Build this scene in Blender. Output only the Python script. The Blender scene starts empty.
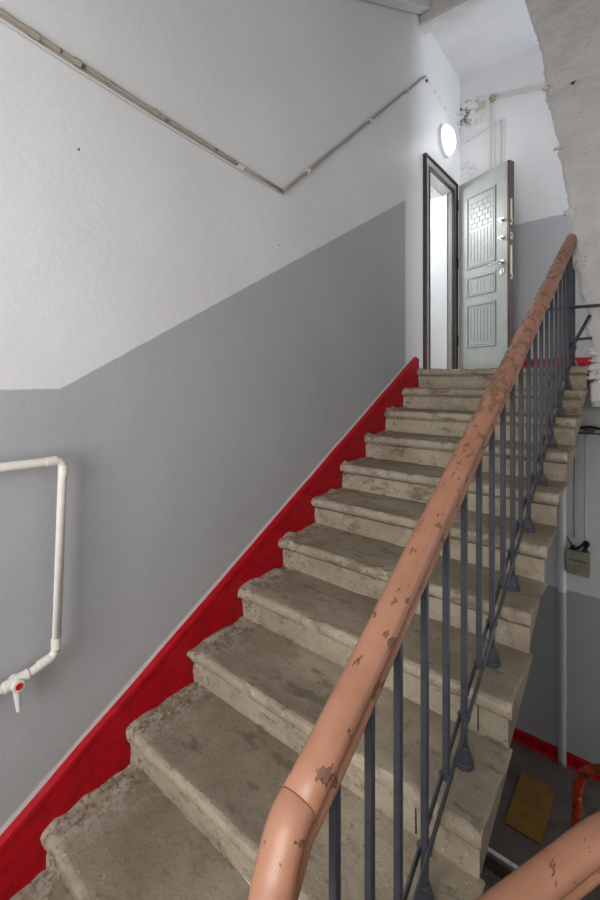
import bpy, bmesh, math, random
from mathutils import Vector, Matrix, noise
C = bpy.context.scene
COL = C.collection
random.seed(7)

# ------------------------------------------------------------------ camera, world, light
EZ = 1.667
cam = bpy.data.cameras.new('camera'); cam_o = bpy.data.objects.new('camera', cam); COL.objects.link(cam_o)
cam.sensor_fit = 'HORIZONTAL'; cam.sensor_width = 36; cam.lens = 431.85 / 600 * 36
cam.shift_y = -(450 - 382.72) / 600; cam.clip_start = 0.05
cam_o.location = (0, 0, EZ); cam_o.rotation_euler = (math.pi / 2, 0, 0.686077)
C.camera = cam_o
C.view_settings.view_transform = 'Standard'; C.view_settings.look = 'None'
C.view_settings.exposure = 0.0; C.view_settings.gamma = 1; C.view_settings.use_curve_mapping = False

wd = bpy.data.worlds.new('sky'); C.world = wd; wd.use_nodes = True
bg = wd.node_tree.nodes['Background']; bg.inputs[0].default_value = (.80, .88, 1, 1); bg.inputs[1].default_value = 0.5

def area(name, loc, rot, sx, sy, power, col, spread=math.pi):
    l = bpy.data.lights.new(name, 'AREA'); l.shape = 'RECTANGLE'; l.size = sx; l.size_y = sy
    l.energy = power; l.color = col; l.spread = spread
    o = bpy.data.objects.new(name, l); o.location = loc; o.rotation_euler = rot; COL.objects.link(o); return o
R90 = math.pi / 2
area('window_daylight', (-.35, -1.36, 1.75), (R90, 0, 0), 1.3, 1.4, 62, (1, .99, .98))
area('landing_fill_light', (1.735, 4.14, 3.3), (R90, 0, R90), .8, 1.3, 46, (.87, .93, 1))  # added fill to brighten the top landing, not a known window
area('lower_fill_light', (1.735, 4.14, -.7), (R90, 0, R90), .8, 1.2, 14, (.88, .93, 1))  # added fill for the lower landing, placed on the right wall
area('well_fill_light', (1.735, 1.6, 2.6), (R90, 0, R90), 2.4, 1.4, 14, (1, .985, .97))  # added fill for the stair well and the rough partition

# ------------------------------------------------------------------ materials
def S(r, g, b):
    f = lambda c: (c / 255 / 12.92) if c / 255 < .04045 else ((c / 255 + .055) / 1.055) ** 2.4
    return (f(r), f(g), f(b), 1)

class NT:
    def __init__(s, name):
        s.m = bpy.data.materials.new(name); s.m.use_nodes = True; s.t = s.m.node_tree; s.n = s.t.nodes
        s.b = s.n['Principled BSDF']
        g = s.n.new('ShaderNodeNewGeometry'); s.pos = g.outputs['Position']
        sp = s.n.new('ShaderNodeSeparateXYZ'); s.lk(s.pos, sp.inputs[0]); s.x, s.y, s.z = sp.outputs
    def lk(s, a, b): s.t.links.new(a, b)
    def put(s, v, inp):
        if isinstance(v, (int, float, tuple)): inp.default_value = v
        else: s.lk(v, inp)
    def math(s, op, a, b=0, c=0, clamp=False):
        n = s.n.new('ShaderNodeMath'); n.operation = op; n.use_clamp = clamp
        for i, v in enumerate((a, b, c)): s.put(v, n.inputs[i])
        return n.outputs[0]
    def noise(s, scale, detail=4, rough=.6, stretch=None, seed=0, dist=0):
        n = s.n.new('ShaderNodeTexNoise'); n.inputs['Scale'].default_value = scale
        n.inputs['Detail'].default_value = detail; n.inputs['Roughness'].default_value = rough
        n.inputs['Distortion'].default_value = dist
        mp = s.n.new('ShaderNodeMapping'); s.lk(s.pos, mp.inputs[0])
        mp.inputs['Location'].default_value = (seed * 3.1, seed * 1.7, seed)
        if stretch: mp.inputs['Scale'].default_value = stretch
        s.lk(mp.outputs[0], n.inputs[0]); return n.outputs[0]
    def step(s, v, lo, hi):   # smooth 0..1
        n = s.n.new('ShaderNodeMapRange'); n.interpolation_type = 'SMOOTHSTEP'
        s.put(v, n.inputs[0]); n.inputs[1].default_value = lo; n.inputs[2].default_value = hi
        return n.outputs[0]
    def mix(s, f, a, b):
        n = s.n.new('ShaderNodeMix'); n.data_type = 'RGBA'
        s.put(f, n.inputs[0]); s.put(a, n.inputs[6]); s.put(b, n.inputs[7]); return n.outputs[2]
    def mul(s, *v):
        r = v[0]
        for k in v[1:]: r = s.math('MULTIPLY', r, k)
        return r
    def done(s, col, rough=.6, bump=None, strength=.3, dist=.01, metal=0, spec=.4):
        s.put(col, s.b.inputs['Base Color']); s.put(rough, s.b.inputs['Roughness'])
        s.b.inputs['Metallic'].default_value = metal; s.b.inputs['Specular IOR Level'].default_value = spec
        if bump is not None:
            b = s.n.new('ShaderNodeBump'); b.inputs['Strength'].default_value = strength
            b.inputs['Distance'].default_value = dist; s.lk(bump, b.inputs['Height'])
            s.lk(b.outputs[0], s.b.inputs['Normal'])
        return s.m

WHITE = (.725, .725, .73, 1); GREY = (.415, .418, .432, 1)
def plain(name, col, rough=.5, metal=0, var=.12, sc=25):
    t = NT(name); n = t.noise(sc, 5)
    c2 = tuple(max(0, v * (1 - var * 2)) for v in col[:3]) + (1,)
    return t.done(t.mix(t.step(n, .35, .7), col, c2), rough, n, .12, .003, metal)

def wall_left_mat():
    t = NT('left_wall_paint')
    wob = t.math('MULTIPLY', t.math('SUBTRACT', t.noise(18, 4), .5), .010)
    line = t.math('ADD', 1.645, t.math('MULTIPLY', t.math('MAXIMUM', t.math('SUBTRACT', t.y, .638), 0), .570))
    m1 = t.step(t.math('SUBTRACT', t.math('ADD', line, wob), t.z), -.004, .004)
    m2 = t.step(t.math('SUBTRACT', 3.36, t.y), -.004, .004)
    nose = t.math('ADD', t.math('MULTIPLY', t.math('SUBTRACT', t.y, 3.559), .5436), 1.782 + .148)
    m3 = t.step(t.math('ADD', t.math('SUBTRACT', t.z, nose), wob), -.005, .01)
    up = t.step(t.z, -.1, 0.)
    mk = t.mul(m1, m2, t.math('MAXIMUM', m3, t.math('SUBTRACT', 1, up)))
    # dirt low contrast
    v = t.noise(1.3, 5, .6)
    w = t.mix(t.step(v, .35, .75), WHITE, (.67, .668, .668, 1))
    g = t.mix(t.step(v, .35, .75), GREY, (.385, .388, .40, 1))
    col = t.mix(mk, w, g)
    # small pits
    sp = t.step(t.noise(38, 1, .3, seed=3), .845, .86)
    col = t.mix(sp, col, (.1, .09, .08, 1))
    # scar of the removed conduit beyond the upper bend and grime by the far corner
    ln = t.math('ABSOLUTE', t.math('ADD', t.math('SUBTRACT', t.z, 4.47), t.math('MULTIPLY', t.math('SUBTRACT', t.y, 3.76), .15)))
    sc = t.mul(t.step(ln, .03, .01), t.step(t.y, 3.76, 3.8), t.step(t.noise(26, 3, seed=5), .52, .6))
    col = t.mix(t.mul(sc, .6), col, (.30, .27, .25, 1))
    cr = t.mul(t.step(t.y, 4.50, 4.66), t.step(t.z, 4.05, 4.25), t.step(t.z, 4.65, 4.45), t.step(t.noise(22, 4, seed=9), .56, .62))
    col = t.mix(cr, col, (.12, .09, .075, 1))
    b = t.math('ADD', t.noise(3.0, 5, .55), t.math('MULTIPLY', t.noise(45, 3), .12))
    return t.done(col, .42, b, .35, .02, spec=.35)

def wall_back_mat():
    t = NT('back_wall_paint')
    wob = t.math('MULTIPLY', t.math('SUBTRACT', t.noise(12, 4), .5), .03)
    a = t.mul(t.step(t.math('ADD', t.z, wob), 3.246, 3.238), t.step(t.z, 1.4, 1.45))
    b_ = t.step(t.math('ADD', t.z, wob), -.256, -.264)
    mk = t.math('MAXIMUM', a, b_)
    v = t.noise(1.6, 5)
    w = t.mix(t.step(v, .35, .75), WHITE, (.66, .665, .66, 1))
    col = t.mix(mk, w, GREY)
    n = t.noise(18, 5, .7, seed=2)
    edge = t.step(t.x, -1.30, -1.58)
    c1 = t.mul(t.step(t.z, 4.30, 4.50), t.step(t.z, 4.72, 4.60), edge, t.step(n, .50, .58))
    col = t.mix(c1, col, (.14, .10, .08, 1))
    c2 = t.mul(t.step(t.z, 3.7, 3.95), t.step(t.z, 4.15, 4.0), t.step(t.x, -1.40, -1.5), t.step(n, .50, .62))
    col = t.mix(t.mul(c2, .45), col, (.30, .29, .29, 1))
    # yellowed square patch
    p = t.mul(t.step(t.math('ABSOLUTE', t.math('ADD', t.x, 1.385)), .05, .035), t.step(t.math('ABSOLUTE', t.math('SUBTRACT', t.z, 4.555)), .055, .035))
    col = t.mix(t.mul(p, .8), col, (.50, .46, .30, 1))
    return t.done(col, .42, t.noise(4, 5), .35, .02, spec=.35)

def plaster_mat(name, c, k=1.0):
    t = NT(name); n = t.noise(5, 6, .6); n2 = t.noise(22, 4)
    col = t.mix(t.step(n, .35, .7), c, tuple(v * .88 for v in c[:3]) + (1,))
    col = t.mix(t.step(t.noise(11, 3, seed=4), .72, .76), col, (.22, .19, .16, 1))
    return t.done(col, .8, t.math('ADD', n, t.math('MULTIPLY', n2, .4)), .8 * k, .04, spec=.2)

def concrete_mat():
    t = NT('worn_concrete')
    n1 = t.noise(3.2, 6, .65); n2 = t.noise(14, 6, .7, seed=1); n3 = t.noise(70, 3, .6, seed=2); n4 = t.noise(2, 5, .7, (.6, 3, 3), 4)
    col = t.mix(t.step(n1, .35, .68), S(180, 168, 148), S(156, 142, 122))
    col = t.mix(t.mul(t.step(n2, .52, .70), .5), col, S(112, 101, 85))
    col = t.mix(t.mul(t.step(n4, .55, .7), .5), col, S(186, 177, 160))
    col = t.mix(t.mul(t.step(n3, .60, .70), .55), col, S(80, 71, 58))
    sp = t.step(t.noise(60, 2, .5, seed=7), .70, .73)
    col = t.mix(t.mul(sp, t.step(t.noise(3, 3, seed=8), .45, .55)), col, S(205, 200, 190))
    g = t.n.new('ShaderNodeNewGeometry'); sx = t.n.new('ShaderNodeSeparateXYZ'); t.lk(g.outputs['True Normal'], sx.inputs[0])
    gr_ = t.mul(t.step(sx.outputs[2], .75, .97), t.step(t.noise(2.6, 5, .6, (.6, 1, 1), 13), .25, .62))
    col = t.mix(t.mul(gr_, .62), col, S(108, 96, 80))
    spk = t.mul(t.step(t.noise(6, 6, .7, (.7, 1.6, 1.6), 17), .56, .64), .6)
    col = t.mix(spk, col, S(92, 80, 65))
    # plaster crumbs near the wall
    pl = t.mul(t.step(t.x, -1.36, -1.56), t.step(n2, .46, .56))
    col = t.mix(t.mul(pl, .7), col, S(182, 174, 160))
    dk = t.mul(t.step(t.x, -1.40, -1.55), t.step(t.noise(48, 4, .6, seed=21), .54, .60))
    col = t.mix(t.mul(dk, .6), col, S(84, 74, 62))
    # greenish and grey paint smears by the railing
    gr = t.mul(t.step(t.math('ABSOLUTE', t.math('ADD', t.x, .50)), .13, .03), t.step(t.noise(9, 4, seed=11), .52, .62))
    col = t.mix(t.mul(gr, .35), col, S(120, 128, 112))
    b = t.math('ADD', t.math('MULTIPLY', n1, .6), t.math('ADD', t.math('MULTIPLY', n2, .5), t.math('MULTIPLY', n3, .25)))
    r = t.math('ADD', .55, t.math('MULTIPLY', n2, .3))
    return t.done(col, r, b, .55, .018, spec=.35)

def red_mat():
    t = NT('red_paint'); n = t.noise(20, 4)
    col = t.mix(t.step(n, .4, .75), S(178, 2, 24), S(148, 1, 18))
    return t.done(col, .45, t.noise(9, 4), .3, .02, spec=.25)

def rail_mat(name='salmon_paint'):
    t = NT(name)
    n = t.noise(34, 5, .64, (1, .42, .6), 1); big = t.noise(3.2, 3, .5, seed=5)
    amt = t.math('MULTIPLY', t.step(t.y, .7, 1.9), .115)
    v = t.math('ADD', t.math('ADD', n, amt), t.math('MULTIPLY', t.math('SUBTRACT', big, .5), .28))
    v = t.math('SUBTRACT', v, .018)
    chip = t.step(v, .640, .652); edge = t.step(v, .622, .632)
    base = t.mix(t.step(t.noise(7, 4), .4, .7), S(168, 120, 95), S(152, 105, 80))
    wear = t.mix(t.step(t.noise(50, 4, seed=2), .4, .65), S(128, 92, 68), S(108, 86, 68))
    wear = t.mix(t.step(t.y, .9, 2.4), wear, S(142, 106, 84))
    col = t.mix(edge, base, t.mix(t.step(t.y, .9, 2.2), S(96, 48, 28), S(132, 88, 66))); col = t.mix(chip, col, wear)
    # scuffed brown bands on the upper part
    sc = t.mul(t.step(t.y, 1.0, 1.7), t.step(t.noise(40, 5, .7, (1, .3, .5), 6), .48, .62))
    col = t.mix(t.mul(sc, .5), col, S(140, 98, 74))
    rg = t.math('ADD', .42, t.math('MULTIPLY', chip, .4))
    return t.done(col, rg, t.math('SUBTRACT', t.math('MULTIPLY', n, .2), t.math('MULTIPLY', chip, .5)), .5, .004, spec=.5)

def pipe_mat(name, base, rust, thr=.55, sc=30):
    t = NT(name); n = t.noise(sc, 4, .6)
    return t.done(t.mix(t.step(n, thr, thr + .06), base, rust), .5, n, .3, .004)

M = dict(
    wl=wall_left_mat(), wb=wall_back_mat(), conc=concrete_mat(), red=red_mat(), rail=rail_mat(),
    ceil=plain('ceiling_white', (.70, .70, .73, 1), .7, 0, .04, 3),
    rough=plaster_mat('rough_plaster', (.70, .68, .66, 1)),
    lump=plaster_mat('white_plaster_lumps', (.78, .76, .74, 1)),
    soffit=plaster_mat('soffit_plaster', (.68, .66, .64, 1), .4),
    beige=plaster_mat('side_wall_plaster', (.66, .65, .64, 1), .3),
    iron=plain('dark_grey_iron_paint', S(72, 75, 83), .42, 0, .14, 20),
    cable=plain('grey_cable', S(110, 108, 106), .5), black=plain('black_plastic', S(22, 22, 24), .45),
    pp=plain('white_pipe_plastic', S(226, 222, 214), .35, 0, .04), reddot=plain('red_valve_dot', S(200, 16, 20), .35, 0, .03),
    old=pipe_mat('old_painted_conduit', S(160, 150, 136), S(98, 78, 60), .58, 26),
    old2=pipe_mat('grey_painted_conduit', S(150, 147, 144), S(100, 92, 84), .62, 26),
    wpipe=pipe_mat('white_painted_conduit', S(205, 203, 199), S(150, 140, 125), .66, 20),
    door=plain('grey_green_door_film', S(182, 186, 181), .34, 0, .04, 12),
    groove=plain('door_groove_grey', S(140, 152, 147), .45, 0, .05),
    brown=plain('dark_brown_steel', S(74, 56, 52), .4, 0, .12), steel=plain('frame_grey_steel', S(165, 163, 160), .3, .3, .05),
    chrome=plain('polished_metal', S(205, 200, 188), .18, 1, .03), cream=plain('lock_plate_brass', S(200, 188, 158), .3, .6, .06),
    orange=pipe_mat('orange_red_rusty_paint', S(186, 66, 26), S(112, 50, 22), .5, 20),
    mat=plain('ochre_board', S(140, 98, 40), .7, 0, .15, 9),
    box=plain('khaki_meter_case', S(158, 156, 138), .5, 0, .12, 18),
    white=plain('interior_white', (.80, .80, .80, 1), .5, 0, .02),
)
def floor_mat():
    t = NT('dark_floor_tile')
    b = t.n.new('ShaderNodeTexBrick'); t.lk(t.pos, b.inputs[0]); b.offset = 0
    b.inputs['Scale'].default_value = 3.3; b.inputs['Mortar Size'].default_value = .008; b.inputs['Brick Width'].default_value = 1; b.inputs['Row Height'].default_value = 1
    b.inputs['Color1'].default_value = S(104, 95, 90); b.inputs['Color2'].default_value = S(96, 88, 83); b.inputs['Mortar'].default_value = S(82, 74, 70)
    n = t.noise(5, 5)
    return t.done(t.mix(t.step(n, .45, .7), b.outputs[0], S(78, 71, 66)), .35, n, .2, .005)
M['tile'] = floor_mat()
def glass():
    m = bpy.data.materials.new('window_glass'); m.use_nodes = True; b = m.node_tree.nodes['Principled BSDF']
    b.inputs['Alpha'].default_value = .12; b.inputs['Roughness'].default_value = .05; b.inputs['Base Color'].default_value = (.9, .95, 1, 1); return m
M['glass'] = glass()
def glow(name, col, s):
    m = bpy.data.materials.new(name); m.use_nodes = True; b = m.node_tree.nodes['Principled BSDF']
    b.inputs['Emission Color'].default_value = col; b.inputs['Emission Strength'].default_value = s; b.inputs['Base Color'].default_value = (.9, .9, .9, 1)
    n = m.node_tree.nodes.new('ShaderNodeTexNoise'); n.inputs['Scale'].default_value = 3
    return m
M['lamp'] = glow('lit_lamp_glass', (.97, .98, 1, 1), 1.25)

# ------------------------------------------------------------------ helpers
def link(name, bm, m, parent=None, smooth=False, kind=None, label=None, cat=None, group=None, bevel=0, auto=None):
    me = bpy.data.meshes.new(name)
    bmesh.ops.recalc_face_normals(bm, faces=bm.faces)
    bm.to_mesh(me); bm.free(); me.materials.append(m)
    if smooth:
        for p in me.polygons: p.use_smooth = True
    o = bpy.data.objects.new(name, me); COL.objects.link(o)
    if parent: o.parent = parent
    if bevel:
        md = o.modifiers.new('bevel', 'BEVEL'); md.width = bevel; md.segments = 2; md.limit_method = 'ANGLE'
    tagit(o, label, cat, group, kind); return o
def tagit(o, label=None, cat=None, group=None, kind=None):
    for k, v in (('label', label), ('category', cat), ('group', group), ('kind', kind)):
        if v: o[k] = v
    return o
def thing(name, loc=(0, 0, 0), rz=0, **k):
    o = bpy.data.objects.new(name, None); COL.objects.link(o); o.location = loc; o.rotation_euler = (0, 0, rz); o.empty_display_size = .1
    return tagit(o, **k)
def box(bm, x0, x1, y0, y1, z0, z1):
    v = [bm.verts.new(p) for p in ((x0, y0, z0), (x1, y0, z0), (x1, y1, z0), (x0, y1, z0), (x0, y0, z1), (x1, y0, z1), (x1, y1, z1), (x0, y1, z1))]
    for f in ((0, 3, 2, 1), (4, 5, 6, 7), (0, 1, 5, 4), (1, 2, 6, 5), (2, 3, 7, 6), (3, 0, 4, 7)): bm.faces.new([v[i] for i in f])
    return v
def B(*a):
    bm = bmesh.new()
    if isinstance(a[0], (int, float)): a = [a]
    for q in a: box(bm, *q)
    return bm
def sweep(bm, pts, prof, up=Vector((0, 0, 1)), cap=True):
    """prof: list of (side, up) offsets swept along pts."""
    pts = [Vector(p) for p in pts]; rings = []
    for i, p in enumerate(pts):
        a = pts[max(i - 1, 0)]; b = pts[min(i + 1, len(pts) - 1)]; t = (b - a).normalized()
        s = t.cross(up)
        if s.length < .05: s = t.cross(Vector((0, 1, 0)))
        s.normalize(); u = s.cross(t).normalized()
        rings.append([bm.verts.new(p + s * q[0] + u * q[1]) for q in prof])
    n = len(prof)
    for r0, r1 in zip(rings, rings[1:]):
        for k in range(n): bm.faces.new((r0[k], r0[(k + 1) % n], r1[(k + 1) % n], r1[k]))
    if cap:
        bm.faces.new(rings[0][::-1]); bm.faces.new(rings[-1])
def circ(r, n=14): return [(r * math.cos(2 * math.pi * k / n), r * math.sin(2 * math.pi * k / n)) for k in range(n)]
def smooth_path(pts, n=8):
    P = [Vector(p) for p in pts]; out = []
    for i in range(len(P) - 1):
        p0 = P[max(i - 1, 0)]; p1 = P[i]; p2 = P[i + 1]; p3 = P[min(i + 2, len(P) - 1)]
        for k in range(n):
            t = k / n
            out.append(.5 * ((2 * p1) + (p2 - p0) * t + (2 * p0 - 5 * p1 + 4 * p2 - p3) * t * t + (3 * p1 - p0 - 3 * p2 + p3) * t ** 3))
    out.append(P[-1]); return out
def tube(pts, r, n=14, wob=0):
    bm = bmesh.new()
    if wob:
        q = []
        for a, b in zip(pts, pts[1:]):
            a = Vector(a); b = Vector(b); m = max(2, int((b - a).length / .06))
            for k in range(m): q.append(a.lerp(b, k / m))
        q.append(Vector(pts[-1])); pts = [p + wob * noise.noise_vector(p * 4) for p in q]
    sweep(bm, pts, circ(r, n)); return bm
def corner_pts(pts, r, n=5):
    """polyline with rounded corners."""
    P = [Vector(p) for p in pts]; out = [P[0]]
    for i in range(1, len(P) - 1):
        a = P[i] + (P[i - 1] - P[i]).normalized() * r; b = P[i] + (P[i + 1] - P[i]).normalized() * r
        for k in range(n + 1):
            t = k / n; out.append(a * (1 - t) ** 2 + P[i] * 2 * t * (1 - t) + b * t * t)
    out.append(P[-1]); return out
def cyl(bm, a, b, r, r2=None, n=16):
    a = Vector(a); b = Vector(b); r2 = r if r2 is None else r2
    t = (b - a).normalized(); s = t.orthogonal().normalized(); u = t.cross(s)
    R0 = [bm.verts.new(a + (s * math.cos(2 * math.pi * k / n) + u * math.sin(2 * math.pi * k / n)) * r) for k in range(n)]
    R1 = [bm.verts.new(b + (s * math.cos(2 * math.pi * k / n) + u * math.sin(2 * math.pi * k / n)) * r2) for k in range(n)]
    for k in range(n): bm.faces.new((R0[k], R0[(k + 1) % n], R1[(k + 1) % n], R1[k]))
    bm.faces.new(R0[::-1]); bm.faces.new(R1)

W = -1.609; XR = -.35; T = .298; RI = .162; Y1 = 3.559; ZT = 1.782; YB = 4.678; LF = -1.87
nose = lambda y: ZT + (y - Y1) * RI / T

# ------------------------------------------------------------------ structure
bm = B((W - .36, W, -1.5, 3.80, -4, 6), (W - .36, W, 4.47, 5.0, -4, 6), (W - .36, W, 3.80, 4.47, 3.63, 6), (W - .36, W, 3.80, 4.47, -4, ZT))
link('wall_left', bm, M['wl'], kind='structure')
link('wall_back', B(W, 1.75, YB, YB + .25, -4, 6), M['wb'], kind='structure')
# vestibule behind the open doorway
link('wall_vestibule', B((-3.0, -2.9, 3.2, 5.2, 1.6, 4.2), (-2.9, W - .36, 3.2, 3.3, 1.6, 4.2), (-2.9, W - .36, 5.1, 5.2, 1.6, 4.2)), M['white'], kind='structure')
link('ceiling_vestibule', B(-3.0, W - .36, 3.2, 5.2, 4.2, 4.3), M['white'], kind='structure')
link('floor_vestibule', B(-3.0, W - .36, 3.2, 5.2, 1.5, 1.6), M['tile'], kind='structure')
l = bpy.data.lights.new('vestibule_bulb', 'POINT'); l.energy = 38; l.shadow_soft_size = .15; l.color = (.93, .97, 1)
o = bpy.data.objects.new('vestibule_bulb', l); o.location = (-2.35, 3.9, 3.6); COL.objects.link(o)
# front wall behind the viewer, with the landing window
link('wall_front', B((W, -1.15, -1.5, -1.3, -4, 6), (.45, 1.75, -1.5, -1.3, -4, 6), (-1.15, .45, -1.5, -1.3, 2.55, 6), (-1.15, .45, -1.5, -1.3, -4, .95)), M['beige'], kind='structure')
w = thing('window_1', (-.35, -1.42, .95), kind='structure')
link('window_frame', B((-.8, .8, -.03, .03, 0, .06), (-.8, .8, -.03, .03, 1.54, 1.6), (-.8, -.74, -.03, .03, .06, 1.54), (.74, .8, -.03, .03, .06, 1.54), (-.03, .03, -.03, .03, .06, 1.54)), M['white'], w)
link('pane', B((-.74, -.03, -.004, .004, .06, 1.54), (.03, .74, -.004, .004, .06, 1.54)), M['glass'], w)
link('wall_right', B(1.75, 1.95, -1.5, YB + .25, -4, 6), M['beige'], kind='structure')
for n_, (yc, zc, wy, hz) in enumerate(((4.14, 3.3, .8, 1.3), (4.14, -.7, .8, 1.2), (1.6, 2.6, 2.4, 1.4))):  # made-up window frames and panes, added around the right-wall fill lights
    w = thing('window_%d' % (n_ + 2), (1.75, yc, zc - hz / 2), kind='structure')
    link('window_frame', B((-.05, 0, -wy / 2 - .06, -wy / 2, -.06, hz + .06), (-.05, 0, wy / 2, wy / 2 + .06, -.06, hz + .06), (-.05, 0, -wy / 2, wy / 2, -.06, 0), (-.05, 0, -wy / 2, wy / 2, hz, hz + .06), (-.05, -.02, -.02, .02, 0, hz)), M['white'], w)
    link('pane', B((-.012, -.004, -wy / 2, wy / 2, 0, hz)), M['glass'], w)
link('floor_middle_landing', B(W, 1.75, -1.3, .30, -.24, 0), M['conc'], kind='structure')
link('ceiling_middle_landing', B(W, 1.75, -1.3, .20, 3.15, 3.4), M['ceil'], kind='structure')
link('floor_lower_landing', B(W, 1.75, 3.44, YB, LF - .25, LF), M['tile'], kind='structure')
link('floor_bottom', B(W, 1.75, -1.3, YB, -4.1, -3.9), M['tile'], kind='structure')
link('ceiling_landing', B(W, 1.75, 3.73, YB, 4.93, 5.2), M['ceil'], kind='structure')
link('ceiling_top', B(W, 1.75, -1.5, YB, 6, 6.1), M['ceil'], kind='structure')
link('trim_4', B(W, 1.75, 3.635, 3.650, 4.822, 4.85), M['ceil'], kind='structure')
link('trim_1', B(W, 1.75, 3.65, 3.76, 4.825, 5.2), M['soffit'], kind='structure', bevel=.008)
# sloping soffit of the next flight up, with its stringer by the wall
zl = lambda y: 4.333 + (y - 2.57) * .5536
def slope_slab(x0, x1, ya, yb, off, th):
    bm = bmesh.new(); v = box(bm, x0, x1, ya, yb, 0, 1)
    for q in v: q.co.z = zl(q.co.y) + off + th * q.co.z
    return bm
link('ceiling_soffit', slope_slab(W, -.40, .18, 3.66, .11, .2), M['soffit'], kind='structure')
link('trim_2', slope_slab(W + .014, W + .11, .18, 3.80, 0, .14), M['ceil'], kind='structure', bevel=.006)

# rough partition wall at the right, beyond the stair head
def rough_wall():
    bm = bmesh.new()
    key = [(1.50, -.335), (1.60, -.33), (1.66, -.345), (1.70, -.30), (1.78, -.315), (1.84, -.33), (1.88, -.315), (1.95, -.35), (2.05, -.372), (2.12, -.352), (2.2, -.375), (2.32, -.41), (2.45, -.425),
           (2.53, -.468), (2.60, -.445), (2.68, -.435), (2.80, -.458), (2.88, -.485), (2.93, -.47), (3.1, -.50), (3.25, -.515), (3.33, -.545), (3.38, -.53),
           (3.6, -.575), (3.80, -.622), (3.83, -.60), (3.9, -.622), (4.1, -.64), (4.3, -.69), (4.55, -.752), (4.83, -.82), (5.2, -.9)]
    def ex(z):
        for (a, xa), (b, xb) in zip(key, key[1:]):
            if z <= b: return xa + (xb - xa) * (z - a) / (b - a)
        return key[-1][1]
    nz, nx = 210, 42; z0, z1 = 1.50, 4.93
    F = []; Bk = []
    for i in range(nz + 1):
        z = z0 + (z1 - z0) * i / nz
        e = ex(z) + .010 * noise.noise(Vector((1.3, 0, z * 22))) + .006 * noise.noise(Vector((4.3, 0, z * 60)))
        rf = []; rb = []
        for j in range(nx + 1):
            u = (j / nx) ** 2.2; x = e + (1.75 - e) * u
            p = Vector((x, 0, z)); y = 3.60 - .012 * noise.noise(p * 3) - .008 * noise.noise(p * 11)
            k = max(0, 1 - (x - e) / .09); y += -.012 * k * max(0, noise.noise(Vector((x * 8, 2, z * 14)))) + .020 * max(0, 1 - (x - e) / .018)
            rf.append(bm.verts.new((x, y, z))); rb.append(bm.verts.new((x + (.012 if j == 0 else 0), 3.74, z)))
        F.append(rf); Bk.append(rb)
    for i in range(nz):
        for j in range(nx):
            bm.faces.new((F[i][j], F[i][j + 1], F[i + 1][j + 1], F[i + 1][j])); bm.faces.new((Bk[i][j], Bk[i + 1][j], Bk[i + 1][j + 1], Bk[i][j + 1]))
        bm.faces.new((F[i][0], F[i + 1][0], Bk[i + 1][0], Bk[i][0])); bm.faces.new((F[i][nx], Bk[i][nx], Bk[i + 1][nx], F[i + 1][nx]))
    for r in (0, nz):
        for j in range(nx): bm.faces.new((F[r][j], Bk[r][j], Bk[r][j + 1], F[r][j + 1]))
    return link('wall_right_partition', bm, M['rough'], smooth=True, kind='structure')
rw = rough_wall()
def blob(bm, c, s, seed, n=2):
    r = bmesh.ops.create_icosphere(bm, subdivisions=3, radius=1)
    for v in r['verts']:
        p = v.co.copy(); k = 1 + .8 * noise.noise(p * 1.7 + Vector((seed, 0, 0))) + .35 * noise.noise(p * 4 + Vector((seed, 3, 0)))
        v.co = Vector((c[0] + p.x * s[0] * k, c[1] + p.y * s[1] * k, c[2] + p.z * s[2] * k))
bm = bmesh.new()
for i, (x, z, sx, sz) in enumerate([(-.455, 2.885, .030, .016), (-.440, 2.855, .014, .02), (-.405, 2.50, .028, .015), (-.395, 2.46, .010, .022), (-.36, 2.06, .018, .012), (-.325, 1.87, .026, .012), (-.33, 1.895, .02, .008), (-.535, 3.36, .018, .010),
                                    (-.30, 1.77, .05, .022), (-.27, 1.72, .05, .02), (-.33, 1.71, .022, .016), (-.615, 3.83, .018, .016), (-.28, 1.82, .04, .012)]):
    blob(bm, (x, 3.597, z), (sx * 1.25, .014, sz * 1.3), i * 2.3)
link('plaster_lumps', bm, M['lump'], rw, smooth=True)
bm = bmesh.new(); blob(bm, (-.445, 3.590, 3.79), (.011, .006, .007), 3); blob(bm, (-.43, 3.590, 3.797), (.008, .004, .003), 8)
link('anchor_hole', bm, M['black'], rw, smooth=True)

# top landing slab with broken edge and beam below it
bm = B((W, XR + .02, Y1 + .20, YB, 1.56, ZT), (XR + .02, 1.75, 3.76, YB, 1.56, ZT))
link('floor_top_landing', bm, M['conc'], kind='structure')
link('trim_3', B(XR + .012, 1.75, 3.58, 3.76, 1.535, 1.655), M['lump'], kind='structure', bevel=.01)

# red skirtings
def skirt_left():
    bm = bmesh.new(); n = 90; rings = []
    for i in range(n + 1):
        y = -.0 + (3.585) * i / n
        b = nose(y) - .22; w_ = .006 * noise.noise(Vector((y * 5, 0, 0)))
        top = nose(y) + .128 + w_
        if y > 3.50: top = min(top, ZT + .125 - (y - 3.50) * .25)
        d = .020 + .006 * noise.noise(Vector((y * 7, 3, 0)))
        rings.append([bm.verts.new(p) for p in ((W - .01, y, b), (W + d, y, b), (W + d, y, top - .034), (W + d + .005, y, top - .026), (W + d + .002, y, top - .010), (W + .004, y, top), (W - .01, y, top))])
    for a, b in zip(rings, rings[1:]):
        for k in range(7): bm.faces.new((a[k], a[(k + 1) % 7], b[(k + 1) % 7], b[k]))
    bm.faces.new(rings[0]); bm.faces.new(rings[-1][::-1])
    return bm
link('baseboard_left', skirt_left(), M['red'], kind='structure')
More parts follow.
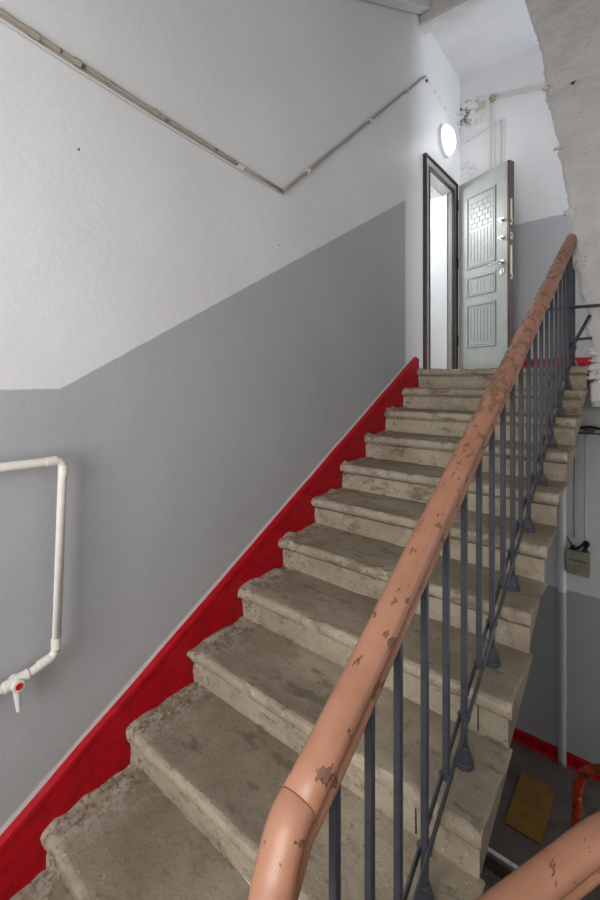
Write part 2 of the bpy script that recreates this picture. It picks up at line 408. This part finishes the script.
def skirt_x(x0, x1, y, z, h, d=.018):
    bm = bmesh.new(); n = 60; rings = []
    for i in range(n + 1):
        x = x0 + (x1 - x0) * i / n; t = z + h + .008 * noise.noise(Vector((x * 9, z, 0)))
        dd = d + .004 * noise.noise(Vector((x * 14, z, 2)))
        rings.append([bm.verts.new(p) for p in ((x, y + .01, z), (x, y - dd - .012, z), (x, y - dd, z + .02), (x, y - dd, t - .012), (x, y - .004, t), (x, y + .01, t))])
    for a, b in zip(rings, rings[1:]):
        for k in range(6): bm.faces.new((a[k], a[(k + 1) % 6], b[(k + 1) % 6], b[k]))
    bm.faces.new(rings[0]); bm.faces.new(rings[-1][::-1]); return bm
link('baseboard_back', skirt_x(W, 1.75, YB, ZT, .115), M['red'], kind='structure')
link('baseboard_back_lower', skirt_x(W, 1.75, YB, LF, .11, .03), M['red'], kind='structure')

# ------------------------------------------------------------------ stairs
def step_mesh(x0, x1, y0, zt, T, R, nx, seed, left_crud=True, inset=.055):
    prof = [(.034, -R - .01), (.031, -R + .02), (.029, -R * .6), (.029, -.066), (.041, -.062), (.041, -.055), (.012, -.052), (.002, -.048), (-.004, -.038), (-.005, -.022), (-.001, -.008), (.010, -.001),
            (.030, .001), (.075, -.002), (.13, -.004), (.19, -.003), (.25, -.001), (.285, 0), (.34, 0)]
    bm = bmesh.new(); rings = []
    for i in range(nx + 1):
        u = i / nx; x = x0 + (x1 - x0) * u
        r = []
        for k, (py, pz) in enumerate(prof):
            p = Vector((x, y0 + py, zt + pz)); dy = dz = dx = 0
            n1 = noise.noise(Vector((x * 2.3, seed * 5.1, pz * 4))); n2 = noise.noise(Vector((x * 11, seed * 3.3 + py * 9, pz * 9))); n3 = noise.noise(Vector((x * 30, seed * 7 + py * 25, pz * 30)))
            if k >= 3 and k <= 13:
                dy += .006 * n1 + .003 * n2; 
                if k >= 8 and k <= 12:
                    dy += .004 * n3; chip = max(0, n2 - .25) * .045; dy += chip if k < 11 else 0; dz -= chip * .6
            if 12 <= k: dz += .003 * n2 - .006 * math.exp(-((u - .45) / .3) ** 2) * (1 if k < 16 else .3)
            if left_crud:   # crumbling plaster build-up beside the wall
                c = max(0, 1 - (x - x0) / .11)
                c = c * c
                if k >= 12: dz += c * (.012 + .024 * n3 + .016 * n2) + .012 * max(0, n3) * max(0, 1 - (x - x0) / .22)
                if k >= 6 and k < 12: dy += c * (-.012 + .022 * n2 + .020 * n3); dz += c * .006 * n3
                if k < 6: dy -= c * (.022 + .02 * n2 + .012 * n3)
            e = max(0, 1 - (x1 - x) / .018)   # rounded, chipped right end
            if e > 0:
                if 6 <= k: dz -= .005 * e * e
                if 6 <= k <= 11: dy += .012 * e * e
                if k < 6: dx = -.012 * e
                dx += .005 * n3 * e + .004 * n2 * e
            r.append(bm.verts.new((x + dx, p.y + dy, p.z + dz)))
        ins = -inset * max(0, 1 - (x1 - x) / .03)
        r.append(bm.verts.new((x + ins * .5, y0 + .34, zt - .015))); r.append(bm.verts.new((x + ins, y0 + .34, zt - .03))); r.append(bm.verts.new((x + ins, y0 + .05, zt - R - .012)))
        rings.append(r)
    n = len(rings[0])
    for a, b in zip(rings, rings[1:]):
        for k in range(n): bm.faces.new((a[k], a[(k + 1) % n], b[(k + 1) % n], b[k]))
    bm.faces.new(rings[0]); bm.faces.new(rings[-1][::-1]); return bm
fl = thing('stair_flight', (0, 0, 0), label='worn grey concrete stair flight climbing beside the red skirting to the open door', cat='stairs')
for i in range(12):
    y = Y1 - T * i; z = ZT - RI * i
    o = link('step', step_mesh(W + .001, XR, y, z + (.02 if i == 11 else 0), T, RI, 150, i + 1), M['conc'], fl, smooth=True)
    md = o.modifiers.new('e', 'EDGE_SPLIT'); md.split_angle = math.radians(50)
for i in (6, 7, 8, 9):
    sx = -.5 + .05 * math.sin(i * 2.1); link('joint_crack', B(sx, sx + .003, Y1 - T * i + .026, Y1 - T * i + .04, ZT - RI * i - .15, ZT - RI * i - .06), M['black'], fl)
bm = bmesh.new(); v = box(bm, W, -.43, .30, 3.70, 0, 1)
for q_ in v: q_.co.z = nose(q_.co.y) - RI - .02 - .11 * (1 - q_.co.z) - (0 if q_.co.y > 1 else -.0)
link('soffit_slab', bm, M['soffit'], fl)
# landing lip at the foot of the flight
fl2 = thing('stair_flight', (0, 0, 0), label='flight going down under the main stairs, its pale nosings seen at the lower landing edge', cat='stairs')
for i in range(8):
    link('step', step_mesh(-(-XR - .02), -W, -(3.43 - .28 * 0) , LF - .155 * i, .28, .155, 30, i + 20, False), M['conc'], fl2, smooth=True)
    o = fl2.children[-1]; me = o.data
    for v in me.vertices:   # turned to descend towards the viewer: runs from high y to low y
        v.co = Vector((-v.co.x, v.co.y + 2 * 3.43 - .28 * i, v.co.z)) if False else v.co
    for v in me.vertices:
        v.co.x = -v.co.x; v.co.y = 3.43 + (v.co.y + 3.43) - .28 * (i)
    me.flip_normals()
link('pale_nosing', B(*[(W + .02, XR - .05, 3.418 - .28 * i, 3.450 - .28 * i, LF - .155 * i + .0, LF - .155 * i + .008) for i in range(8)]), M['lump'], fl2, label='pale painted nosing strips')
fl3 = thing('stair_flight', (0, 0, 0), label='flight descending on the far side of the stair well under the lower handrail', cat='stairs')
for i in range(12):
    y = .33 + .275 * i
    link('step', B(-.0, 1.75, y, y + .30, -.156 * i - .25, -.156 * i - .001), M['conc'], fl3, bevel=.012)

# ------------------------------------------------------------------ main railing
RX = -.455
rl = thing('stair_railing', (RX, Y1, ZT), label='iron stair railing with a chipped salmon-painted handrail along the open side of the climbing flight', cat='railing')
def addp(name, bm, m, **k):
    bm.transform(Matrix.Translation((-RX, -Y1, -ZT))); return link(name, bm, m, rl, **k)
K = 1.06
hp = [(.0, -.040), (.018, -.040), (.026, -.036), (.029, -.028), (.028, -.020), (.023, -.014), (.022, -.007), (.027, -.003), (.032, .003), (.033, .012), (.030, .022), (.022, .030), (.011, .034), (0, .035)]
hp = [(a * K, b * K) for a, b in hp]
prof = hp + [(-a, b) for a, b in hp[-2:0:-1]]
rz = lambda y: nose(y) + .812 + .028 * max(0, min(1, (y - .6) / .9)) + .033 * max(0, min(1, (y - 1.5) / 2.1))
pts = []
y = 3.68
while y > .575: pts.append((RX + .003 * noise.noise(Vector((0, y * 2, 0))), y, rz(y))); y -= .04
bm = bmesh.new(); sweep(bm, pts + [(RX, .548, rz(.548))], prof)
addp('handrail', bm, M['rail'], smooth=True)
prof2 = [(a * 1.0, b * 1.01 + .001) for a, b in prof]
wre = smooth_path([(RX, .556, rz(.556)), (RX + .001, .530, rz(.530)), (RX + .004, .500, .906), (RX + .011, .477, .883), (RX + .024, .457, .865), (RX + .060, .425, .85), (RX + .11, .400, .845), (-.27, .42, .845)], 6)
bm = bmesh.new(); sweep(bm, wre, prof2)
addp('handrail_bend', bm, M['rail'], smooth=True)
# brackets of square bar: posts on every tread, shorter bars ending on the flat bar between them
b_ = .009
def barz(yy): return nose(yy) + .045
for i in range(0, 11):
    y = Y1 - T * i + (.205 if i == 10 else .185); zt = ZT - RI * i
    if i == 0: zb = ZT
    else: zb = zt
    bm = B(RX - b_, RX + b_, y - b_, y + b_, zb - .002, rz(y) - .028)
    post = addp('post', bm, M['iron'], bevel=.003)
    bm = bmesh.new(); cyl(bm, (RX, y, zb - .006), (RX, y, zb + .014), .029, .027, 14); cyl(bm, (RX, y, zb + .014), (RX, y, zb + .058), .026, .014, 14)
    po = addp('post_foot', bm, M['iron'], smooth=False, bevel=.004); po.parent = post
    y2 = y - T / 2 + (.022 if i == 10 else 0)
    bm = B(RX - b_, RX + b_, y2 - b_, y2 + b_, barz(y2) - .01, rz(y2) - .028)
    addp('baluster', bm, M['iron'], bevel=.003)
def skew(x0, x1, ya, yb, za, zb, f):
    bm = bmesh.new(); v = box(bm, x0, x1, ya, yb, 0, 1)
    for q in v: q.co.z = f(q.co.y) + za + (zb - za) * q.co.z
    return bm
addp('bottom_rail', skew(RX - .014, RX - .009, .42, 3.76, -.014, .014, barz), M['iron'])
addp('bottom_rail', skew(RX + .009, RX + .014, .42, 3.76, -.014, .014, barz), M['iron'])
addp('top_flat', skew(RX - .015, RX + .015, .56, 3.6, -.040, -.033, rz), M['iron'])
for i in range(22):
    y = Y1 + .185 - T / 2 * i; bm = bmesh.new(); cyl(bm, (RX - .020, y, barz(y)), (RX + .018, y, barz(y)), .007, None, 8); addp('rivet', bm, M['iron'])

# guard bars across the stair head
g = thing('guard_rail', (-.45, 3.52, 2.2), label='thin grey horizontal bar and diagonal brace fixed across the stair well at the rail top', cat='guard rail')
def gp(name, pts, r): 
    bm = tube(pts, r, 10); bm.transform(Matrix.Translation((.45, -3.52, -2.2))); link(name, bm, M['iron'], g, smooth=True)
gp('crossbar', [(-.62, 3.53, 2.195), (-.30, 3.50, 2.185), (.3, 3.48, 2.18), (1.74, 3.48, 2.18)], .011)
gp('brace', [(-.60, 3.52, 1.62), (-.508, 3.50, 1.765), (-.332, 3.50, 2.125)], .011)
gp('stub_bar', [(-.47, 3.50, 1.93), (-.40, 3.50, 1.965), (-.325, 3.52, 1.97)], .010)

# lower railing: salmon rail turning down into the next flight
lr = thing('stair_railing', (0, .6, 0), label='salmon handrail and grey balusters of the descending flight, cutting the bottom right corner', cat='railing')
def addl(name, bm, m, **k):
    bm.transform(Matrix.Translation((0, -.6, 0))); return link(name, bm, m, lr, **k)
low = smooth_path([(-.28, .415, .845), (-.265, .47, .83), (-.25, .53, .80), (-0.272, 0.695, 0.71), (-0.233, 0.778, 0.708), (-0.187, 0.855, 0.725), (-0.136, 0.936, 0.747), (-0.081, 1.02, 0.772), (-0.022, 1.145, 0.76), (0, 1.5, .60), (.03, 1.8, .42), (.06, 3.45, -.60)], 8)
bm = bmesh.new(); sweep(bm, low, [(a * .9, b * .9) for a, b in prof])
addl('handrail', bm, rail_mat('salmon_paint_lower') , smooth=True)
for k in range(14):
    y = .78 + .17 * k
    if y > 3.3: break
    # rail height at this y
    best = min(low, key=lambda p: abs(p.y - y)); zb = -.156 * int((y - .33) / .275) 
    x = max(best.x, .02) if y > 1.1 else best.x + .0
    addl('baluster', B(best.x - b_, best.x + b_, y - b_, y + b_, (zb if best.x > .01 else -.25 - .57 * max(0, y - .3)), best.z - .03), M['iron'])

# orange red rail end at the lower landing
orr = thing('orange_newel_rail', (-.40, 3.45, LF), label='glossy orange-red bent pipe rail standing on the dark lower landing', cat='pipe rail')
bm = tube(corner_pts([(0, 0, 0), (-.01, 0, .62), (.0, .0, .86), (.12, .02, 1.0), (.42, .03, .98), (.5, 0, .9)], .10), .030, 16, .012)
link('bent_rail', bm, M['orange'], orr, smooth=True)
bm = bmesh.new(); cyl(bm, (0, 0, 0), (0, 0, .02), .055, .045, 16)
link('foot_flange', bm, M['orange'], orr)

# ------------------------------------------------------------------ door in the left wall, leaf swung open
d1 = thing('door_1', (W, 4.60, ZT), kind='structure')
def fr(dy0, dy1, dz0, dz1, x0, x1): return (x0, x1, dy0 - 4.60, dy1 - 4.60, dz0 - ZT, dz1 - ZT)
a, b, top = 3.715, 4.530, 3.735
link('outer_trim', B(fr(a, a + .016, ZT, top, 0, .035), fr(b - .016, b, ZT, top, 0, .035), fr(a + .016, b - .016, top - .018, top, 0, .035)), M['brown'], d1, label='thin dark brown outer edge', bevel=.003)
link('door_frame', B(fr(a + .022, a + .085, ZT, top - .022, 0, .022), fr(b - .085, b - .022, ZT, top - .022, 0, .022), fr(a + .085, b - .085, top - .085, top - .022, 0, .022),
                     fr(a + .022, a + .09, ZT, top - .03, -.10, 0), fr(b - .085, b - .03, ZT, top - .03, -.05, 0), fr(a + .09, b - .10, top - .09, top - .03, -.10, 0)), M['steel'], d1, bevel=.004)
link('inner_rebate', B(fr(a + .085, a + .103, ZT, top - .085, -.09, .028), fr(b - .097, b - .085, ZT, top - .085, .0, .026), fr(a + .103, b - .105, top - .103, top - .085, -.09, .028)), M['brown'], d1, label='dark brown inner edge')
link('threshold', B(fr(a + .1, b - .1, ZT, ZT + .02, -.36, .02)), M['steel'], d1)
link('reveal', B(fr(4.435, 4.471, ZT, 3.63, -.36, -.051), fr(3.80, 3.812, ZT, 3.63, -.36, -.101), fr(3.812, 4.435, 3.62, 3.631, -.36, -.101)), M['white'], d1)
ang = math.atan2(-.238, .523)
LW = .578; LH = top - ZT - .04
lf = bpy.data.objects.new('door_leaf', None)
bm = B(0, LW, 0, .055, .02, LH + .015)
me_leaf = link('door_leaf', bm, M['door'], d1, label='grey-green pressed panel face', bevel=.005)
bpy.data.objects.remove(lf)
me_leaf.location = (.045, -.088, 0); me_leaf.rotation_euler = (0, 0, ang)
link('edge_strip', B((LW - .012, LW + .012, .004, .075, .02, LH + .015), (0, LW - .012, .0551, .075, .02, LH + .015)), M['brown'], me_leaf, label='dark brown steel edge and outer skin')
def frame_rect(x0, x1, z0, z1, w_, y0, y1):
    return [(x0, x1, y0, y1, z0, z0 + w_), (x0, x1, y0, y1, z1 - w_, z1), (x0, x0 + w_, y0, y1, z0 + w_, z1 - w_), (x1 - w_, x1, y0, y1, z0 + w_, z1 - w_)]
px0, px1 = .105, .452
pan = [(2.81 - ZT, 3.54 - ZT), (2.53 - ZT, 2.725 - ZT), (2.02 - ZT, 2.45 - ZT)]
for z0, z1 in pan:
    link('moulding', B(*frame_rect(px0, px1, z0, z1, .016, -.009, 0), *frame_rect(px0 + .022, px1 - .022, z0 + .022, z1 - .022, .006, -.005, 0)), M['door'], me_leaf, bevel=.003)
    link('groove', B(*frame_rect(px0 + .016, px1 - .016, z0 + .016, z1 - .016, .006, -.0015, 0), *frame_rect(px0 - .005, px1 + .005, z0 - .005, z1 + .005, .005, -.0015, 0)), M['groove'], me_leaf)
# fluting and woven pattern
gl = []
for k in range(7): 
    x = px0 + .055 + k * (px1 - px0 - .11) / 6
    gl.append((x - .003, x + .003, -.002, 0, pan[2][0] + .05 + (.03 if k in (0, 6) else 0), pan[2][1] - .045))
    if k % 2 == 0 or k == 3: gl.append((x - .0025, x + .0025, -.002, 0, pan[1][0] + .045, pan[1][1] - .045))
    gl.append((x - .003, x + .003, -.002, 0, pan[0][0] + .05, pan[0][0] + .36))
for r in range(6):
    z = pan[0][0] + .39 + r * .05
    gl.append((px0 + .045, px1 - .045, -.002, 0, z, z + .005))
    for k in range(5):
        x = px0 + .06 + k * .065 + (.03 if r % 2 else 0)
        if r < 5: gl.append((x, x + .005, -.002, 0, z + .005, z + .05))
link('pressed_pattern', B(*gl), M['groove'], me_leaf)
bm = bmesh.new(); hx = LW - .055
cyl(bm, (hx, 0, 2.785 - ZT), (hx, -.012, 2.785 - ZT), .026, None, 20); cyl(bm, (hx, -.012, 2.785 - ZT), (hx, -.055, 2.785 - ZT), .010, None, 12)
cyl(bm, (hx + .008, -.052, 2.785 - ZT), (hx - .12, -.05, 2.780 - ZT), .009, .007, 12)
link('handle', bm, M['chrome'], me_leaf, smooth=False, label='chrome lever handle')
for z, r in ((3.18, .022), (3.013, .022)):
    bm = bmesh.new(); cyl(bm, (hx, 0, z - ZT), (hx, -.008, z - ZT), r, None, 20); cyl(bm, (hx, -.008, z - ZT), (hx, -.03, z - ZT), .012, .014, 14); box(bm, hx - .022, hx + .022, -.038, -.028, z - ZT - .007, z - ZT + .007)
    link('lock_knob', bm, M['chrome'], me_leaf, label='chrome thumb turn')
bm = bmesh.new(); cyl(bm, (hx, 0, 2.70 - ZT), (hx, -.007, 2.70 - ZT), .027, None, 20); box(bm, hx - .006, hx + .006, -.014, -.007, 2.68 - ZT, 2.72 - ZT)
link('escutcheon', bm, M['chrome'], me_leaf, label='round metal keyhole plate')
for z0, z1 in ((3.12, 3.36), (2.99, 3.05), (2.62, 2.93)):
    link('lock_plate', B((LW + .0121, LW + .015, .022, .046, z0 - ZT, z1 - ZT), (LW + .015, LW + .024, .028, .040, z0 + .02 - ZT, z0 + .045 - ZT)), M['cream'], me_leaf, label='pale brass lock face plate')
for z in (3.45, 2.85, 2.05):
    bm = bmesh.new(); cyl(bm, (.034, -.092, z - ZT), (.034, -.092, z - ZT + .11), .011, None, 12); link('hinge', bm, M['black'], d1, label='black barrel hinge')

# ------------------------------------------------------------------ wall lamp
lp = thing('wall_lamp', (W, 4.22, 4.06), label='lit round white dome lamp on the wall above the open door', cat='lamp')
bm = bmesh.new(); cyl(bm, (0, 0, 0), (.03, 0, 0), .155, .150, 40); link('lamp_base', bm, M['white'], lp)
bm = bmesh.new(); rings = []
for i in range(9):
    t = i / 8 * math.pi / 2; rings.append([bm.verts.new((.03 + .075 * math.sin(t), .140 * math.cos(t) * math.cos(q * math.pi / 18) if i < 8 else .001 * math.cos(q * math.pi / 18), .140 * math.cos(t) * math.sin(q * math.pi / 18) if i < 8 else .001 * math.sin(q * math.pi / 18))) for q in range(36)])
for a_, b2 in zip(rings, rings[1:]):
    for q in range(36): bm.faces.new((a_[q], a_[(q + 1) % 36], b2[(q + 1) % 36], b2[q]))
bm.faces.new(rings[-1])
link('lamp_shade', bm, M['lamp'], lp, smooth=True)
l = bpy.data.lights.new('wall_lamp_light', 'POINT'); l.energy = 2; l.shadow_soft_size = .12; l.color = (.93, .96, 1)
o = bpy.data.objects.new('wall_lamp_light', l); o.location = (W + .26, 4.22, 4.06); COL.objects.link(o)

# ------------------------------------------------------------------ conduits and pipes on the left wall
c = thing('conduit', (W, 1.798, 2.74), label='long old twin conduit with brown rust bands running level across the upper left wall', cat='conduit')
q = lambda L: [(p[0] - W, p[1] - 1.798, p[2] - 2.74) for p in L]
link('thick_pipe', tube(q([(W + .018, -.6, 2.93), (W + .018, .453, 2.837), (W + .018, .681, 2.812), (W + .018, 1.071, 2.779), (W + .018, 1.472, 2.746)]), .0088, 12, .003), M['old'], c, smooth=True)
link('thin_pipe', tube(q([(W + .010, -.6, 2.900), (W + .010, .458, 2.819), (W + .010, .70, 2.791), (W + .010, 1.07, 2.762), (W + .010, 1.47, 2.732), (W + .012, 1.80, 2.722)]), .0042, 10, .003), M['wpipe'], c, smooth=True)
link('end_pipe', tube(q([(W + .018, 1.46, 2.747), (W + .018, 1.80, 2.728)]), .009, 12), M['old2'], c, smooth=True)
for y, z, w_ in ((.548, 2.824, .018), (.69, 2.811, .012), (1.475, 2.744, .020), (1.0, 2.785, .008)):
    bm = bmesh.new(); cyl(bm, q([(W + .018, y - w_, z + .002)])[0], q([(W + .018, y + w_, z - .002)])[0], .0125, None, 14)
    cyl(bm, (0, y - 1.798, z - 2.74), (.018, y - 1.798, z - 2.74), .006, None, 8)
    link('clamp', bm, M['old' if w_ < .02 else 'wpipe'], c)
c = thing('conduit', (W, 1.798, 2.74), label='thin grey conduit slanting up the wall from the twin conduit towards the lamp', cat='conduit')
link('pipe', tube(q([(W + .016, 1.79, 2.722), (W + .016, 2.7, 3.528), (W + .016, 3.73, 4.43)]), .0095, 12, .004), M['old2'], c, smooth=True)
for y in (2.02, 2.75, 3.35):
    z = 2.722 + (y - 1.79) * .882; bm = bmesh.new(); cyl(bm, q([(W + .016, y - .012, z - .010)])[0], q([(W + .016, y + .012, z + .010)])[0], .017, None, 12); link('clamp', bm, M['wpipe'], c)
bm = bmesh.new(); blob(bm, (.010, 3.78 - 1.798, 4.42 - 2.74), (.012, .014, .014), 2); link('cut_end', bm, M['cable'], c, smooth=True)

wp = thing('water_pipe', (W, .648, 1.4), label='white plastic heating pipe loop with red-capped drain valve on the grey wall', cat='pipe')
off = .075; s_ = 1 - off / 1.609
def wpnt(y, z): return (off, y * s_ - .648, EZ + (z - EZ) * s_ - 1.4)
link('pipe', tube(corner_pts([wpnt(-.4, 1.405), wpnt(.648, 1.396), wpnt(.625, .722), wpnt(.503, .688), wpnt(.40, .69), wpnt(-.4, .70)], .03), .0140, 16), M['pp'], wp, smooth=True)
for yy, zz, a_ in ((.648, 1.396, 0), (.625, .722, 1)):
    P = wpnt(yy, zz); bm = bmesh.new()
    sg = -1 if a_ == 0 else 1
    cyl(bm, (P[0], P[1], P[2] + sg * .018), (P[0], P[1], P[2] + sg * .055), .0153, None, 18); cyl(bm, (P[0], P[1] - .020, P[2] + (-.004 if a_ else 0)), (P[0], P[1] - .055, P[2] + (-.012 if a_ else 0)), .0153, None, 18)
    link('elbow', bm, M['pp'], wp, smooth=False, bevel=.002)
P = wpnt(.503, .688); bm = bmesh.new(); cyl(bm, (P[0] - .02, P[1], P[2]), (P[0] + .026, P[1], P[2]), .021, .018, 20); cyl(bm, (P[0], P[1] - .035, P[2]), (P[0], P[1] + .035, P[2] + .01), .018, None, 18)
vb = link('valve', bm, M['pp'], wp, bevel=.002)
bm = bmesh.new(); cyl(bm, (P[0] + .026, P[1], P[2]), (P[0] + .029, P[1], P[2]), .010, None, 18); link('valve_cap', bm, M['reddot'], vb, label='red round cap')
bm = bmesh.new(); cyl(bm, (P[0], P[1], P[2] - .015), (P[0] + .004, P[1] + .006, P[2] - .088), .011, .0065, 16); link('drain_spout', bm, M['pp'], vb)
for yy in (-.2,):
    for zz in (1.402, .698):
        p_ = wpnt(yy, zz); bm = bmesh.new(); cyl(bm, (0, p_[1], p_[2]), (off, p_[1], p_[2]), .007, None, 10); cyl(bm, (off, p_[1] - .01, p_[2]), (off, p_[1] + .01, p_[2]), .019, None, 16); link('bracket', bm, M['pp'], wp)

# ------------------------------------------------------------------ back wall services
def bw(name, paths, r, m, label, cat, extra=None):
    t = thing(name, (paths[0][0][0], YB, paths[0][0][1]), label=label, cat=cat)
    ox, oz = paths[0][0]
    for pt in paths:
        bm = tube([(x - ox, -r - .004, z - oz) for x, z in pt], r, 10, .003); link('conduit_run' if cat != 'cable' else 'cable_run', bm, m, t, smooth=True)
    return t, ox, oz
t, ox, oz = bw('conduit_group', [[(-1.300, 4.56), (-1.297, 3.84), (-1.255, 3.82)], [(-1.262, 4.56), (-1.258, 3.86)], [(-1.25, 4.565), (-.60, 4.435)], [(-1.25, 4.60), (-.60, 4.475)]], .0065, M['wpipe'], 'thin conduits dropping from a junction box on the white wall above the open door', 'conduit')
bm = bmesh.new(); cyl(bm, (-1.275 - ox, 0, 4.575 - oz), (-1.275 - ox, -.04, 4.575 - oz), .034, .030, 16); link('junction_box', bm, M['old'], t)
t, ox, oz = bw('conduit_loop', [[(-1.55, 4.22), (-1.37, 4.28), (-1.20, 4.33), (-1.165, 4.32), (-1.165, 3.70)], [(-1.20, 4.32), (-1.20, 3.70)]], .0065, M['wpipe'], 'pale thin conduit loop beside the door top, right of the darker conduits', 'conduit')
# pipes lower down the back wall, seen through the well
def vpipe(x, z0, z1, r, m, label, cat='pipe', n='riser_pipe'):
    bm = tube([(0, 0, 0), (0, 0, z1 - z0)], r, 16, .003); o = link(n, bm, m, smooth=True, label=label, cat=cat); o.location = (x, YB - r - .012, z0); return o
vpipe(-.655, LF, 1.50, .034, M['wb'], 'wide vertical riser pipe painted like the wall, left of the meter box')
vpipe(-.565, .25, 1.22, .004, M['cable'], 'very thin grey cable dropping straight to the left side of the meter box', 'cable', 'cable')
vpipe(-.475, .22, 1.20, .008, M['wpipe'], 'pale cable conduit rising from the meter box to the bracket', 'conduit', 'cable_conduit')
mb = thing('meter_box', (-.525, YB, .045), label='khaki metal meter box with cables on the wall seen through the stair well', cat='meter box')
link('case', B(-.088, .088, -.09, -.001, -.115, .10), M['box'], mb, bevel=.01)
link('lid', B(-.092, .092, -.098, -.0905, -.06, .105), M['box'], mb, bevel=.004)
link('seam_line', B(-.075, .075, -.1, -.0981, .02, .026), M['black'], mb)
for k, x in enumerate((-.045, .05)):
    bm = bmesh.new(); cyl(bm, (x, -.05, .105), (x, -.05, .14), .022, .016, 12); link('gland', bm, M['black'], mb)
bm = tube([(-.045, -.05, .13), (-.075, -.04, .17), (-.13, -.03, .25)], .008, 8); link('cable_tail', bm, M['cable'], mb, smooth=True)
bm = tube([(-.02, -.05, .11), (.02, -.06, .15), (.05, -.045, .19)], .010, 8); link('cable_tail', bm, M['black'], mb, smooth=True)
bm = bmesh.new(); cyl(bm, (.055, -.03, .17), (.055, -.075, .17), .030, .026, 14); link('cable_plug', bm, M['black'], mb)
br = thing('cable_bracket', (-.44, YB, 1.25), label='black curved cable bracket with grey cover on the wall under the landing', cat='bracket')
link('band', tube([(-.12, -.05, -.03), (-.08, -.07, .01), (0, -.075, .025), (.08, -.07, .01), (.12, -.05, -.03)], .012, 8), M['black'], br, smooth=True)
link('arm', B((-.14, .14, -.04, -.001, -.045, -.035), (-.01, .01, -.07, -.001, -.04, .02)), M['black'], br)
bm = bmesh.new(); blob(bm, (0, -.08, -.005), (.035, .02, .022), 4); link('cover', bm, M['cable'], br, smooth=True)
# ochre board on the lower landing floor
o = link('floor_board', B(-.132, .132, -.29, .29, .001, .012), M['mat'], label='ochre rectangular board lying flat on the dark lower landing floor', cat='board', bevel=.003); o.location = (-.795, 4.01, LF)
